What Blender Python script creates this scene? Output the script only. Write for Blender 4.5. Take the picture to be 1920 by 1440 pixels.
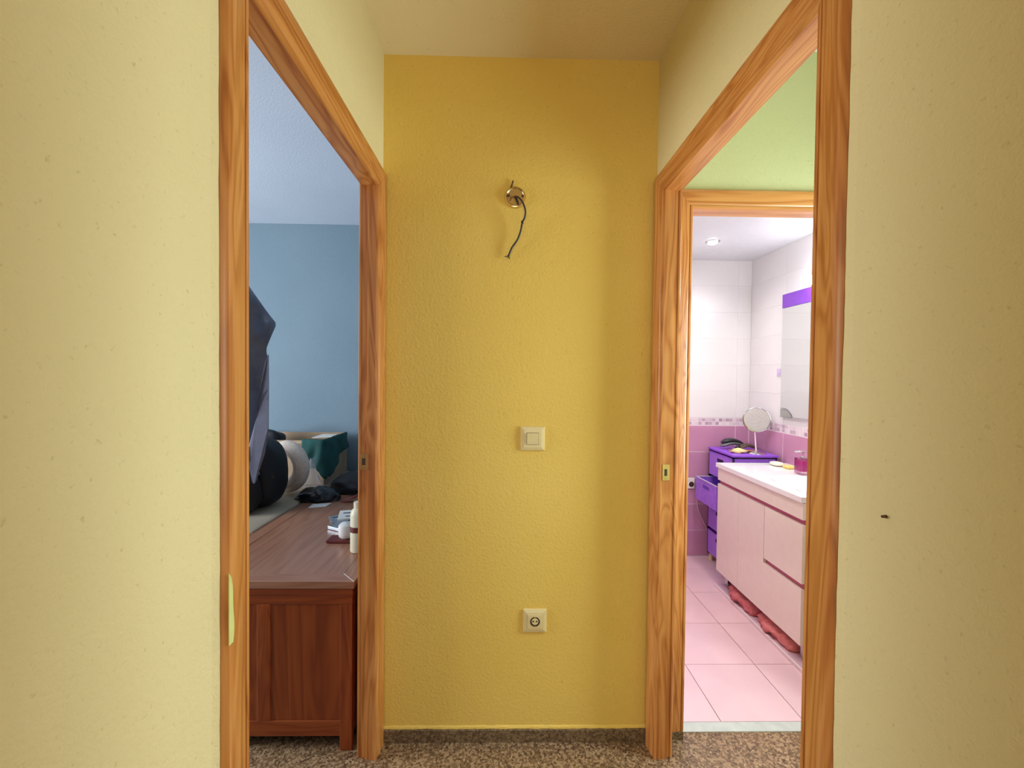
import bpy, bmesh, math, random
from mathutils import Vector, Matrix
random.seed(7)
SC = bpy.context.scene
for o in list(bpy.data.objects): bpy.data.objects.remove(o)
COL = SC.collection

# ------------------------------------------------------------------ camera
F_PX = 790.0
cam_d = bpy.data.cameras.new('camera'); cam = bpy.data.objects.new('camera', cam_d); COL.objects.link(cam)
cam_d.sensor_fit = 'HORIZONTAL'; cam_d.sensor_width = 36.0; cam_d.lens = F_PX/1920*36.0
cam_d.clip_start = 0.02
yd = Vector((-14/F_PX, 15/F_PX, -1)).normalized()
dn = Vector((-0.0105, -1, 0)); dn -= yd*dn.dot(yd); dn.normalize()
up = -dn; xd = yd.cross(up)
R3 = Matrix((xd, yd, up))
cam.matrix_world = Matrix.Translation((0, 0, 1.36)) @ R3.to_4x4()
SC.camera = cam

# ------------------------------------------------------------------ world, exposure, large lights
w = bpy.data.worlds.new('world'); SC.world = w; w.use_nodes = True
w.node_tree.nodes['Background'].inputs[0].default_value = (0.75, 0.85, 1, 1)
w.node_tree.nodes['Background'].inputs[1].default_value = 0.3
SC.view_settings.view_transform = 'Standard'; SC.view_settings.look = 'None'
SC.view_settings.gamma = 1.0; SC.view_settings.use_curve_mapping = False
SC.view_settings.exposure = 0.12

def area(name, loc, target, sx, sy, power, col, spread=180):
    l = bpy.data.lights.new(name, 'AREA'); l.shape = 'RECTANGLE'; l.size = sx; l.size_y = sy
    l.energy = power; l.color = col; l.spread = math.radians(spread)
    o = bpy.data.objects.new(name, l); COL.objects.link(o); o.location = loc
    d = Vector(target)-Vector(loc); o.rotation_euler = d.to_track_quat('-Z', 'Y').to_euler()
    return o
# added area light at the opening behind the camera, for an assumed window
area('corridor_fill_light', (0.05, -2.68, 1.35), (0.05, 0, 1.3), 0.86, 1.7, 18.5, (1.0, 0.97, 0.92))
# area light standing in for a guessed bedroom window, unseen on the left
area('bedroom_standin_light', (-3.5, 1.2, 1.5), (-1.0, 1.9, 1.75), 1.6, 1.4, 110, (0.84, 0.92, 1.0))
# unseen area light added to brighten the left wall through the right doorway
area('vestibule_fill_light', (1.585, 1.10, 1.32), (0.0, 0.95, 1.3), 0.36, 1.0, 31, (0.74, 0.93, 1.0))

# ------------------------------------------------------------------ helpers
def srgb(r, g, b):
    def f(c):
        c /= 255.0
        return c/12.92 if c <= 0.04045 else ((c+0.055)/1.055)**2.4
    return (f(r), f(g), f(b), 1.0)

class NT:
    def __init__(s, name):
        s.m = bpy.data.materials.new(name); s.m.use_nodes = True
        s.t = s.m.node_tree; s.b = s.t.nodes['Principled BSDF']
        s.tc = s.n('ShaderNodeTexCoord')
    def n(s, typ, **kw):
        nd = s.t.nodes.new(typ)
        for k, v in kw.items():
            if hasattr(nd, k): setattr(nd, k, v)
        return nd
    def l(s, a, b): s.t.links.new(a, b)
    def mapping(s, scale, rot=(0, 0, 0), src='Object'):
        mp = s.n('ShaderNodeMapping'); mp.inputs['Scale'].default_value = scale
        mp.inputs['Rotation'].default_value = rot
        s.l(s.tc.outputs[src], mp.inputs['Vector']); return mp.outputs['Vector']
    def noise(s, vec, scale, detail=3, rough=0.5, dist=0.0):
        nd = s.n('ShaderNodeTexNoise'); nd.inputs['Scale'].default_value = scale
        nd.inputs['Detail'].default_value = detail; nd.inputs['Roughness'].default_value = rough
        nd.inputs['Distortion'].default_value = dist
        s.l(vec, nd.inputs['Vector']); return nd.outputs['Fac']
    def ramp(s, fac, stops):
        r = s.n('ShaderNodeValToRGB'); e = r.color_ramp.elements
        while len(e) < len(stops): e.new(0.5)
        for i, (p, c) in enumerate(stops): e[i].position = p; e[i].color = c
        s.l(fac, r.inputs['Fac']); return r.outputs['Color']
    def mix(s, fac, a, b, mode='MIX'):
        mx = s.n('ShaderNodeMix', data_type='RGBA', blend_type=mode)
        if isinstance(fac, float): mx.inputs[0].default_value = fac
        else: s.l(fac, mx.inputs[0])
        for v, i in ((a, 6), (b, 7)):
            if isinstance(v, tuple): mx.inputs[i].default_value = v
            else: s.l(v, mx.inputs[i])
        return mx.outputs[2]
    def bump(s, h, strength, dist=0.01):
        b = s.n('ShaderNodeBump'); b.inputs['Strength'].default_value = strength; b.inputs['Distance'].default_value = dist
        s.l(h, b.inputs['Height']); s.l(b.outputs['Normal'], s.b.inputs['Normal'])
    def col(s, c):
        if isinstance(c, tuple): s.b.inputs['Base Color'].default_value = c
        else: s.l(c, s.b.inputs['Base Color'])
    def set(s, **kw):
        for k, v in kw.items(): s.b.inputs[k.replace('_', ' ')].default_value = v
        return s

M = {}
def plain(name, c, rough=0.5, metal=0.0, var=0.06, nscale=25, bump=0.0, **kw):
    t = NT(name); f = t.noise(t.mapping((1, 1, 1)), nscale, 3)
    lo = tuple(max(0, x*(1-var*2)) for x in c[:3])+(1,); hi = tuple(min(1, x*(1+var*2)) for x in c[:3])+(1,)
    t.col(t.ramp(f, [(0.3, lo), (0.7, hi)])); t.set(Roughness=rough, Metallic=metal)
    if bump: t.bump(f, bump, 0.003)
    for k, v in kw.items(): t.b.inputs[k.replace('_', ' ')].default_value = v
    M[name] = t.m; return t
def plaster(name, c, c2, scale=105, strength=0.34):
    t = NT(name); v = t.mapping((1, 1, 1))
    f = t.noise(v, scale, 4, 0.55, 0.3); g = t.noise(v, 1.7, 2); fine = t.noise(v, 330, 2)
    base = t.ramp(g, [(0.35, c), (0.7, c2)])
    pit = t.ramp(f, [(0.27, (0.84, 0.82, 0.74, 1)), (0.36, (1, 1, 1, 1))])
    t.col(t.mix(1.0, base, pit, 'MULTIPLY'))
    ad = t.n('ShaderNodeMath', operation='MULTIPLY_ADD'); t.l(fine, ad.inputs[0]); ad.inputs[1].default_value = 0.3; t.l(f, ad.inputs[2])
    t.set(Roughness=0.75); t.bump(ad.outputs[0], strength, 0.006); M[name] = t.m
def wood(name, axis, light, mid, dark, rough=0.32, gs=1.0, coat=0.25):
    t = NT(name)
    sc = [38*gs, 38*gs, 38*gs]; sc[axis] = 1.6*gs
    v = t.mapping(tuple(sc)); a = t.noise(v, 1.0, 4, 0.6, 0.7)
    sc2 = [9*gs, 9*gs, 9*gs]; sc2[axis] = 0.9*gs
    b = t.noise(t.mapping(tuple(sc2)), 1.0, 2, 0.5, 1.4)
    wv = t.n('ShaderNodeMath', operation='SINE'); mu = t.n('ShaderNodeMath', operation='MULTIPLY'); t.l(b, mu.inputs[0]); mu.inputs[1].default_value = 55.0
    t.l(mu.outputs[0], wv.inputs[0])
    mr = t.n('ShaderNodeMapRange'); mr.inputs[1].default_value = -1; mr.inputs[2].default_value = 1; t.l(wv.outputs[0], mr.inputs[0])
    c1 = t.ramp(a, [(0.28, dark), (0.5, mid), (0.72, light)])
    c2 = t.ramp(mr.outputs[0], [(0.0, light), (0.7, mid), (1.0, dark)])
    t.col(t.mix(0.45, c1, c2)); t.set(Roughness=rough, Coat_Weight=coat, Coat_Roughness=0.25)
    t.bump(a, 0.12, 0.002); M[name] = t.m
def terrazzo(name, base, chips, dark, rough=0.35):
    t = NT(name); v = t.mapping((1, 1, 1))
    vo = t.n('ShaderNodeTexVoronoi'); vo.inputs['Scale'].default_value = 130; t.l(v, vo.inputs['Vector'])
    wn = t.n('ShaderNodeTexWhiteNoise'); t.l(vo.outputs['Position'], wn.inputs['Vector'])
    c = t.ramp(wn.outputs['Value'], [(0.0, dark), (0.22, dark), (0.26, base), (0.6, base), (0.66, chips), (1.0, chips)])
    vo2 = t.n('ShaderNodeTexVoronoi'); vo2.inputs['Scale'].default_value = 260; t.l(v, vo2.inputs['Vector'])
    wn2 = t.n('ShaderNodeTexWhiteNoise'); t.l(vo2.outputs['Position'], wn2.inputs['Vector'])
    c2 = t.ramp(wn2.outputs['Value'], [(0.0, dark), (0.3, base), (0.8, base), (1.0, chips)])
    t.col(t.mix(0.5, c, c2)); t.set(Roughness=rough); M[name] = t.m

# --- paints
plaster('gold_plaster', srgb(231, 193, 92), srgb(236, 200, 102))
plaster('side_plaster', srgb(226, 209, 154), srgb(231, 215, 162))
plaster('cyan_lit_plaster', srgb(200, 196, 142), srgb(205, 201, 150), strength=0.25)  # yellow wall paint with the cyan light tinted into its colour
plaster('ceiling_plaster', srgb(236, 218, 172), srgb(240, 222, 178), strength=0.3)
plaster('blue_plaster', srgb(118, 138, 150), srgb(123, 143, 155), strength=0.3)
plaster('bedroom_ceiling_plaster', srgb(214, 222, 236), srgb(220, 228, 240), strength=0.2)
plain('white_ceiling', srgb(226, 228, 232), 0.6, var=0.01)
plain('grout_white', srgb(228, 220, 222), 0.8, var=0.02)
plain('grout_pink', srgb(222, 190, 196), 0.8, var=0.02)
# --- wood
L, Md, Dk = srgb(216, 152, 86), srgb(194, 122, 58), srgb(156, 86, 34)
for i, n in enumerate('xyz'): wood('pine_'+n, i, L, Md, Dk)
CL, CM, CD = srgb(158, 76, 26), srgb(138, 58, 16), srgb(116, 44, 10)
for i, n in enumerate('xyz'): wood('cherry_'+n, i, CL, CM, CD, 0.35, 0.7, 0.2)
for i, n in enumerate('xyz'): wood('top_'+n, i, srgb(172, 124, 98), srgb(160, 108, 82), srgb(142, 92, 68), 0.35, 0.6, 0.25)
terrazzo('terrazzo', srgb(124, 95, 68), srgb(186, 154, 118), srgb(66, 46, 32))
terrazzo('terrazzo_skirting', srgb(108, 84, 60), srgb(146, 122, 92), srgb(70, 50, 34), 0.45)
# --- bathroom
plain('tile_white', srgb(228, 224, 224), 0.12, var=0.015, nscale=3)
plain('tile_mauve', srgb(198, 142, 172), 0.14, var=0.05, nscale=3)
plain('tile_floor', srgb(232, 196, 202), 0.22, var=0.025, nscale=4)
plain('gloss_white', srgb(240, 228, 212), 0.08, var=0.01, Coat_Weight=0.5)
plain('ceramic', srgb(244, 242, 240), 0.08, var=0.005)
plain('gloss_plum', srgb(178, 86, 112), 0.25, var=0.02)
plain('metal', srgb(200, 200, 200), 0.22, 1.0, var=0.02)
plain('chrome', srgb(215, 215, 218), 0.08, 1.0, var=0.01)
plain('brass_dull', srgb(176, 124, 66), 0.45, 0.5, var=0.05)
plain('mirror_grey', srgb(176, 172, 166), 0.06, 1.0, var=0.05, nscale=90)
plain('brass', srgb(226, 204, 150), 0.2, 1.0, var=0.04)
plain('mirror', srgb(225, 228, 226), 0.015, 1.0, var=0.0)
plain('purple_gloss', srgb(128, 62, 190), 0.15, var=0.02)
plain('marble_strip', srgb(196, 200, 194), 0.3, var=0.04)
plain('purple_plain', srgb(146, 84, 216), 0.4, var=0.04)
plain('dark_purple', srgb(44, 20, 66), 0.6)
def weave():
    t = NT('purple_weave'); v = t.mapping((1, 1, 1))
    ch = t.n('ShaderNodeTexWave'); ch.inputs['Scale'].default_value = 28; ch.inputs['Distortion'].default_value = 1.5; t.l(v, ch.inputs['Vector'])
    ch2 = t.n('ShaderNodeTexWave'); ch2.bands_direction = 'Z'; ch2.inputs['Scale'].default_value = 34; t.l(v, ch2.inputs['Vector'])
    mx = t.n('ShaderNodeMath', operation='MULTIPLY'); t.l(ch.outputs['Fac'], mx.inputs[0]); t.l(ch2.outputs['Fac'], mx.inputs[1])
    t.col(t.ramp(mx.outputs[0], [(0.0, srgb(138, 84, 212)), (0.7, srgb(184, 134, 240))])); t.set(Roughness=0.4); t.bump(mx.outputs[0], 0.4, 0.003)
    M['purple_weave'] = t.m
weave()
def mosaic():
    t = NT('mosaic'); oi = t.n('ShaderNodeNewGeometry')
    wn = t.n('ShaderNodeTexWhiteNoise'); t.l(oi.outputs['Random Per Island'], wn.inputs['Vector'])
    t.col(t.ramp(wn.outputs['Value'], [(0.0, srgb(168, 140, 158)), (0.22, srgb(196, 172, 188)), (0.45, srgb(224, 208, 214)), (1.0, srgb(234, 222, 224))]))
    t.set(Roughness=0.15); M['mosaic'] = t.m
mosaic()
def emit(name, c, s):
    t = NT(name); t.col(c); t.b.inputs['Emission Color'].default_value = c; t.b.inputs['Emission Strength'].default_value = s; M[name] = t.m
emit('bulb', (0.93, 0.97, 1.0, 1), 40.0)
emit('spot_glow', (0.98, 0.98, 1.0, 1), 25.0)
# --- small things
plain('plastic_cream', srgb(226, 204, 150), 0.35, var=0.015)
plain('plastic_dark', srgb(62, 46, 32), 0.5)
plain('cable_brown', srgb(38, 20, 20), 0.45)
plain('copper', srgb(150, 110, 60), 0.4, 0.6)
plain('brown_rust', srgb(96, 62, 36), 0.8)
plain('plastic_white', srgb(236, 232, 228), 0.3, var=0.01)
plain('lavender', srgb(206, 190, 220), 0.3, var=0.02)
plain('satin_navy', srgb(96, 104, 124), 0.26, var=0.12, nscale=9, bump=0.3)
plain('lining_grey', srgb(112, 112, 132), 0.6, var=0.05)
plain('black_nylon', srgb(18, 18, 24), 0.6, var=0.1, nscale=120, bump=0.2)
plain('black_plastic_bag', srgb(20, 20, 24), 0.22, var=0.1, nscale=18, bump=0.6)
plain('steel_zip', srgb(190, 190, 190), 0.35, 0.8)
plain('beige_plush', srgb(222, 204, 188), 0.95, var=0.05, nscale=60, bump=0.4)
plain('cardboard', srgb(172, 146, 118), 0.85, var=0.05, nscale=14)
plain('cardboard_inside', srgb(140, 118, 96), 0.85, var=0.05)
plain('teal_cloth', srgb(18, 76, 72), 0.8, var=0.12, nscale=14, bump=0.3)
plain('sheet_cream', srgb(176, 160, 138), 0.9, var=0.03, nscale=10, bump=0.2)
plain('paper_white', srgb(224, 220, 212), 0.7, var=0.02)
plain('dusty_pink', srgb(150, 84, 88), 0.8)
plain('foil', srgb(176, 180, 188), 0.3, 0.7, var=0.1, nscale=50)
plain('print_blue', srgb(52, 66, 96), 0.6)
plain('maroon', srgb(104, 34, 30), 0.5)
plain('bottle_cream', srgb(232, 222, 190), 0.4, var=0.02)
plain('clear_film', srgb(150, 150, 150), 0.25, var=0.1)
plain('towel_pink', srgb(196, 104, 108), 0.9, var=0.08, nscale=60, bump=0.4)
plain('towel_rose', srgb(216, 124, 122), 0.9, var=0.06, nscale=60, bump=0.4)
plain('hair_black', srgb(38, 36, 40), 0.35)
plain('hair_grey', srgb(120, 120, 124), 0.35, 0.3)
plain('brush_brown', srgb(88, 68, 52), 0.6)
plain('orange_wood', srgb(206, 138, 86), 0.5)
plain('butter', srgb(236, 216, 150), 0.6)
plain('soap_cream', srgb(246, 238, 214), 0.4, var=0.01)
plain('soap_yellow', srgb(244, 216, 120), 0.6)
plain('paint_smear', srgb(206, 208, 130), 0.6, var=0.03)
plain('caulk', srgb(206, 186, 96), 0.8, var=0.12, nscale=40)
plain('mauve_board', srgb(206, 172, 184), 0.35, var=0.03)
plain('board_edge', srgb(240, 222, 222), 0.3, var=0.01)
plain('black_iron', srgb(28, 28, 30), 0.4)
t = plain('pink_liquid', srgb(226, 84, 168), 0.1, var=0.02); t.set(Transmission_Weight=0.5, IOR=1.34)
t = plain('clear_glass', srgb(245, 240, 245), 0.05, var=0.0); t.set(Transmission_Weight=1.0, IOR=1.3)
t = plain('film_clear', srgb(220, 222, 226), 0.15, var=0.0); t.set(Transmission_Weight=0.75, IOR=1.1)

ORG = {}
def org(p): return ORG[p.name] if p is not None else Vector((0, 0, 0))
class B:
    """collects shapes in world coordinates, links them as one mesh object"""
    def __init__(s): s.bm = bmesh.new()
    def box(s, x0, x1, y0, y1, z0, z1, bev=0.0):
        r = bmesh.ops.create_cube(s.bm, size=1.0); vs = r['verts']
        for v in vs:
            v.co = Vector(((x0+x1)/2+v.co.x*(x1-x0), (y0+y1)/2+v.co.y*(y1-y0), (z0+z1)/2+v.co.z*(z1-z0)))
        if bev > 0:
            es = list({e for v in vs for e in v.link_edges})
            bmesh.ops.bevel(s.bm, geom=es, offset=bev, segments=2, profile=0.5, affect='EDGES')
        return s
    def poly(s, pts, d):
        """extrude a closed polygon of 3-D points along vector d"""
        d = Vector(d); a = [s.bm.verts.new(Vector(p)) for p in pts]; b = [s.bm.verts.new(Vector(p)+d) for p in pts]
        n = len(a); s.bm.faces.new(a); s.bm.faces.new(b[::-1])
        for i in range(n): s.bm.faces.new((a[i], b[i], b[(i+1) % n], a[(i+1) % n]))
        return s
    def rings(s, rings, closed=True, caps=True):
        vs = [[s.bm.verts.new(Vector(p)) for p in r] for r in rings]
        for i in range(len(vs)-1):
            n = len(vs[i])
            for j in range(n if closed else n-1):
                s.bm.faces.new((vs[i][j], vs[i][(j+1) % n], vs[i+1][(j+1) % n], vs[i+1][j]))
        if caps and closed: s.bm.faces.new(vs[0][::-1]); s.bm.faces.new(vs[-1])
        return s
    def lathe(s, prof, c, axis='z', n=24, sgn=1, caps=True):
        rings = []
        for r, h in prof:
            ring = []
            for k in range(n):
                a = 2*math.pi*k/n; u, v = r*math.cos(a), r*math.sin(a); h2 = h*sgn
                p = {'z': (u, v, h2), 'y': (u, h2, v), 'x': (h2, u, v)}[axis]
                ring.append(Vector(c)+Vector(p))
            rings.append(ring)
        return s.rings(rings, caps=caps)
    def tube(s, pts, r, n=8, taper=None):
        pts = [Vector(p) for p in pts]; rings = []
        up0 = Vector((0.31, 0.77, 0.55))
        for i, p in enumerate(pts):
            d = (pts[min(i+1, len(pts)-1)]-pts[max(i-1, 0)]).normalized()
            a = d.cross(up0).normalized(); b = d.cross(a)
            rr = r if taper is None else r*taper[i]
            rings.append([p+a*rr*math.cos(2*math.pi*k/n)+b*rr*math.sin(2*math.pi*k/n) for k in range(n)])
        return s.rings(rings)
    def blob(s, c, rad, noise=0.0, seed=0, seg=20, ringn=12, power=1.0, floor=None, rz=0.0):
        rnd = random.Random(seed); ph = [(rnd.uniform(1, 4), rnd.uniform(1, 4), rnd.uniform(1, 4), rnd.uniform(0, 6)) for _ in range(6)]
        r = bmesh.ops.create_uvsphere(s.bm, u_segments=seg, v_segments=ringn, radius=1.0)
        for v in r['verts']:
            u = v.co.normalized(); q = Vector([math.copysign(abs(x)**power, x) for x in u])
            f = 1+noise*sum(math.sin(a*u.x*2+b*u.y*2+cc*u.z*2+d) for a, b, cc, d in ph)/3
            p = Vector((q.x*rad[0], q.y*rad[1], q.z*rad[2]))*f
            p = Matrix.Rotation(rz, 3, 'Z') @ p
            v.co = Vector(c)+p
            if floor is not None and v.co.z < floor: v.co.z = floor
        return s
    def make(s, name, mat, parent=None, smooth=False, at=None):
        o0 = org(parent) if at is None else Vector(at)
        for v in s.bm.verts: v.co -= o0
        bmesh.ops.recalc_face_normals(s.bm, faces=s.bm.faces)
        me = bpy.data.meshes.new(name); s.bm.to_mesh(me); s.bm.free()
        me.materials.append(M[mat])
        if smooth:
            for p in me.polygons: p.use_smooth = True
            if smooth != 'all':
                try: me.set_sharp_from_angle(angle=math.radians(38))
                except Exception: pass
        o = bpy.data.objects.new(name, me); COL.objects.link(o)
        if parent is not None: o.parent = parent
        elif at is not None: o.location = o0
        ORG[o.name] = Vector(o0)
        return o
def tag(o, label=None, cat=None, group=None, kind=None):
    if label: o['label'] = label
    if cat: o['category'] = cat
    if group: o['group'] = group
    if kind: o['kind'] = kind
    return o
def thing(name, loc, label, cat, group=None):
    o = bpy.data.objects.new(name, None); COL.objects.link(o); o.location = loc; o.empty_display_size = 0.05
    ORG[o.name] = Vector(loc); return tag(o, label, cat, group)
def struct(o, label=None):
    o['kind'] = 'structure'
    if label: o['label'] = label
    return o
def struct_root(name, loc=(0, 0, 0)):
    o = bpy.data.objects.new(name, None); COL.objects.link(o); o.location = loc; ORG[o.name] = Vector(loc); o['kind'] = 'structure'; return o
def inst(src, loc, parent):
    c = src.copy(); COL.objects.link(c); c.parent = parent; c.location = Vector(loc); return c

# ------------------------------------------------------------------ setting
LW, RW, BW, CEIL = -0.447, 0.553, 1.55, 2.515      # corridor faces
DY0, DY1, DZ = 0.735, 1.466, 2.010                  # casing inner edges of the side doors
def wall_x(x0, x1, ya, yb, zt, hole):
    b = B(); h0, h1, hz = hole
    b.box(x0, x1, ya, h0, 0, zt); b.box(x0, x1, h1, yb, 0, zt); b.box(x0, x1, h0, h1, hz, zt); return b
HO = 0.028
hole = (DY0-HO, DY1+HO, DZ+HO)
struct(wall_x(LW-0.027, LW, -2.6, BW, CEIL, hole).make('wall_left', 'side_plaster'), 'yellow plaster wall with the left doorway')
struct(wall_x(RW, RW+0.024, -2.6, BW, CEIL, hole).make('wall_right', 'side_plaster'), 'yellow plaster wall with the right doorway')
struct(wall_x(LW-0.053, LW-0.027, -1.0, 3.3, CEIL, hole).make('wall_bedroom_right', 'blue_plaster'))
struct(wall_x(RW+0.024, RW+0.052, 0.2, 1.56, 2.57, hole).make('wall_vestibule_left', 'cyan_lit_plaster'))
struct(B().box(LW-0.02, RW+0.02, BW, BW+0.07, 0, CEIL).make('wall_back', 'gold_plaster'), 'golden yellow rough plaster end wall')
b = B(); b.box(-1.3, LW-0.01, -2.62, -2.6, 0, CEIL); b.box(RW, 1.3, -2.62, -2.6, 0, CEIL); b.box(LW-0.01, RW, -2.62, -2.6, 2.25, CEIL); b.box(LW-0.01, RW, -2.62, -2.6, 0, 0.45)
struct(b.make('wall_front', 'side_plaster'))
struct(B().box(LW-0.05, RW+0.05, -2.6, BW+0.05, CEIL, CEIL+0.05).make('ceiling', 'ceiling_plaster'), 'pale plaster ceiling')
struct(B().box(LW-0.053, 1.60, -2.6, 1.58, -0.05, 0).make('floor', 'terrazzo'), 'speckled brown terrazzo floor')
struct(B().box(LW, RW, BW-0.012, BW, 0, 0.047, 0.002).make('baseboard_back', 'terrazzo_skirting'), 'dark speckled terrazzo skirting')
# irregular lip of paint above the skirting
b = B(); N = 60; rows = []
for i in range(N+1):
    x = LW+0.002+(RW-LW-0.004)*i/N; j = random.uniform(-0.0015, 0.0015)
    z0, z1 = 0.0472, 0.057+random.uniform(-0.0012, 0.0012)
    rows.append([(x, BW-0.0005, z0), (x, BW-0.006+j, z0), (x, BW-0.0045+j, z1-0.003), (x, BW-0.0005, z1)])
struct(b.rings(rows).make('trim_1', 'gold_plaster', smooth=True), 'uneven yellow paint lip above the skirting')

# bedroom shell
BB = 3.30
struct(B().box(-3.7, LW-0.053, BB, BB+0.08, 0, CEIL).make('wall_bedroom_back', 'blue_plaster'), 'steel blue bedroom wall')
struct(B().box(-3.7, LW-0.053, -1.08, -1.0, 0, CEIL).make('wall_bedroom_near', 'blue_plaster'))
struct(B().box(-3.78, -3.7, -1.08, BB+0.08, 0, CEIL).make('wall_bedroom_left', 'blue_plaster'))
struct(B().box(-3.78, LW-0.05, -1.08, BB+0.08, CEIL, CEIL+0.05).make('ceiling_bedroom', 'bedroom_ceiling_plaster'), 'pale blue grey bedroom ceiling')
struct(B().box(-3.78, LW-0.0531, -1.08, BB+0.08, -0.05, -0.0005).make('floor_bedroom', 'terrazzo'), 'dim brown bedroom floor')

# vestibule behind the right door
VX = 1.60
b = B(); OX0, OX1, OZ = 0.690, 1.39, 1.985   # bathroom casing inner edges
b.box(RW+0.052, OX0-HO, 1.56, 1.62, 0, 2.57); b.box(OX1+HO, VX, 1.56, 1.62, 0, 2.57); b.box(OX0-HO, OX1+HO, 1.56, 1.62, OZ+HO, 2.57)
struct(b.make('wall_vestibule_back', 'cyan_lit_plaster'), 'plaster wall above the bathroom door, cyan light painted in as pale lime')
struct(B().box(VX, VX+0.06, 0.2, 1.62, 0, 2.57).make('wall_vestibule_right', 'cyan_lit_plaster'))
struct(B().box(RW+0.052, VX, 0.14, 0.2, 0, 2.57).make('wall_vestibule_near', 'cyan_lit_plaster'))
struct(B().box(RW+0.052, VX, 0.2, 1.62, 2.57, 2.62).make('ceiling_vestibule', 'white_ceiling'))

# bathroom shell: plain backing plus separate tiles
BX0, BX1, BY0, BY1, BZ = 0.35, 1.873, 1.62, 3.178, 2.25
TT = 0.008
wb = struct(B().box(BX0-0.05, BX1+0.05, BY1-0.0060, BY1+0.06, 0, BZ).make('wall_bathroom_back', 'grout_white'), 'bathroom end wall, white tiles over mauve tiles')
wr = struct(B().box(BX1-0.0060, BX1+0.06, BY0, BY1-0.0061, 0, BZ).make('wall_bathroom_right', 'grout_white'), 'bathroom side wall, white tiles over mauve tiles')
wl = struct(B().box(BX0-0.06, BX0+0.0060, BY0, BY1-0.0061, 0, BZ).make('wall_bathroom_left', 'grout_white'))
b = B(); b.box(BX0, OX0-HO, 1.6205, 1.635, 0, BZ); b.box(OX1+HO, BX1, 1.6205, 1.635, 0, BZ); b.box(OX0-HO, OX1+HO, 1.6205, 1.635, OZ+HO, BZ)
struct(b.make('wall_bathroom_near', 'tile_white'))
struct(B().box(BX0-0.06, BX1+0.06, BY0, BY1+0.06, BZ, BZ+0.04).make('ceiling_bathroom', 'white_ceiling'), 'white bathroom ceiling')
bf = struct(B().box(BX0, BX1, 1.578, BY1, -0.06, -0.0065).make('floor_bathroom', 'grout_pink'), 'pale pink tiled bathroom floor')
struct(B().box(OX0-0.03, OX1+0.03, 1.58, 1.625, -0.0063, 0.003, 0.001).make('trim_2', 'marble_strip'), 'grey stone threshold strip')

tile_cache = {}
def tile_mesh(w_, h_, mat, axis):
    k = (round(w_, 4), round(h_, 4), mat, axis)
    if k not in tile_cache:
        b = B(); t = TT-0.0005
        if axis == 'y': b.box(-w_/2, w_/2, -t, 0, -h_/2, h_/2, 0.0012)
        elif axis == 'x': b.box(-t, 0, -w_/2, w_/2, -h_/2, h_/2, 0.0012)
        else: b.box(-w_/2, w_/2, -h_/2, h_/2, -t*0.8, 0, 0.0009)
        for v in b.bm.verts: pass
        bmesh.ops.recalc_face_normals(b.bm, faces=b.bm.faces)
        me = bpy.data.meshes.new('tile'); b.bm.to_mesh(me); b.bm.free(); me.materials.append(M[mat]); tile_cache[k] = me
    return tile_cache[k]
def add_tile(parent, loc, w_, h_, mat, axis, rot=0):
    o = bpy.data.objects.new('tile', tile_mesh(w_, h_, mat, axis)); COL.objects.link(o); o.parent = parent; o.location = loc
    if rot: o.rotation_euler = (0, 0, rot)
rows = [(0.2*i, 0.2*i+0.2, 'tile_mauve') for i in range(5)]
z = 1.06
while z < BZ-0.02: rows.append((z, min(z+0.2, BZ), 'tile_white')); z += 0.2
G = 0.0016
def cuts(a, b_, start, step):
    xs = [a]; x = start
    while x < b_-0.02:
        if x > a+0.02: xs.append(x)
        x += step
    return xs+[b_]
def tile_wall(parent, kind, c):
    for z0, z1, m in rows:
        g = G*1.3 if m == 'tile_mauve' else G*0.45
        if kind == 'y': cs = cuts(BX0, BX1-TT, 1.763-2.5, 0.5)
        else: cs = cuts(BY0+0.015, BY1-TT, 2.778-2.5, 0.5)
        for u0, u1 in zip(cs[:-1], cs[1:]):
            w_, h_ = u1-u0-(2*g if m == 'tile_mauve' else 0.0006), z1-z0-2*g; uc, zc = (u0+u1)/2, (z0+z1)/2
            if kind == 'y': add_tile(parent, (uc, c, zc), w_, h_, m, 'y')
            elif kind == 'x': add_tile(parent, (c, uc, zc), w_, h_, m, 'x')
            else: add_tile(parent, (c, uc, zc), w_, h_, m, 'x', math.pi)
tile_wall(wb, 'y', BY1); tile_wall(wr, 'x', BX1); tile_wall(wl, '-x', BX0)
# two rows of tiny mosaic squares between the fields
def mosaic_band(parent, kind):
    b = B(); s_ = 0.0262; z0 = 1.004
    for r in range(2):
        u = (BX0 if kind == 'y' else BY0+0.016)
        end = (BX1-TT if kind == 'y' else BY1-TT)
        while u+s_ < end:
            za = z0+r*s_
            if kind == 'y': b.box(u+0.0013, u+s_-0.0013, BY1-TT+0.001, BY1, za+0.0013, za+s_-0.0013)
            else: b.box(BX1-TT+0.001, BX1, u+0.0013, u+s_-0.0013, za+0.0013, za+s_-0.0013)
            u += s_
    o = b.make('mosaic_border', 'mosaic', parent); o['kind'] = 'stuff'
mosaic_band(wb, 'y'); mosaic_band(wr, 'x')
# floor tiles
xs = [0.35, 0.539, 0.872, 1.205, 1.538, 1.865]; ys = [1.629, 1.962, 2.296, 2.63, 2.963, 3.17]
for i in range(5):
    for j in range(5):
        g = 0.0014
        add_tile(bf, ((xs[i]+xs[i+1])/2, (ys[j]+ys[j+1])/2, 0), xs[i+1]-xs[i]-2*g, ys[j+1]-ys[j]-2*g, 'tile_floor', 'z')

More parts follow.
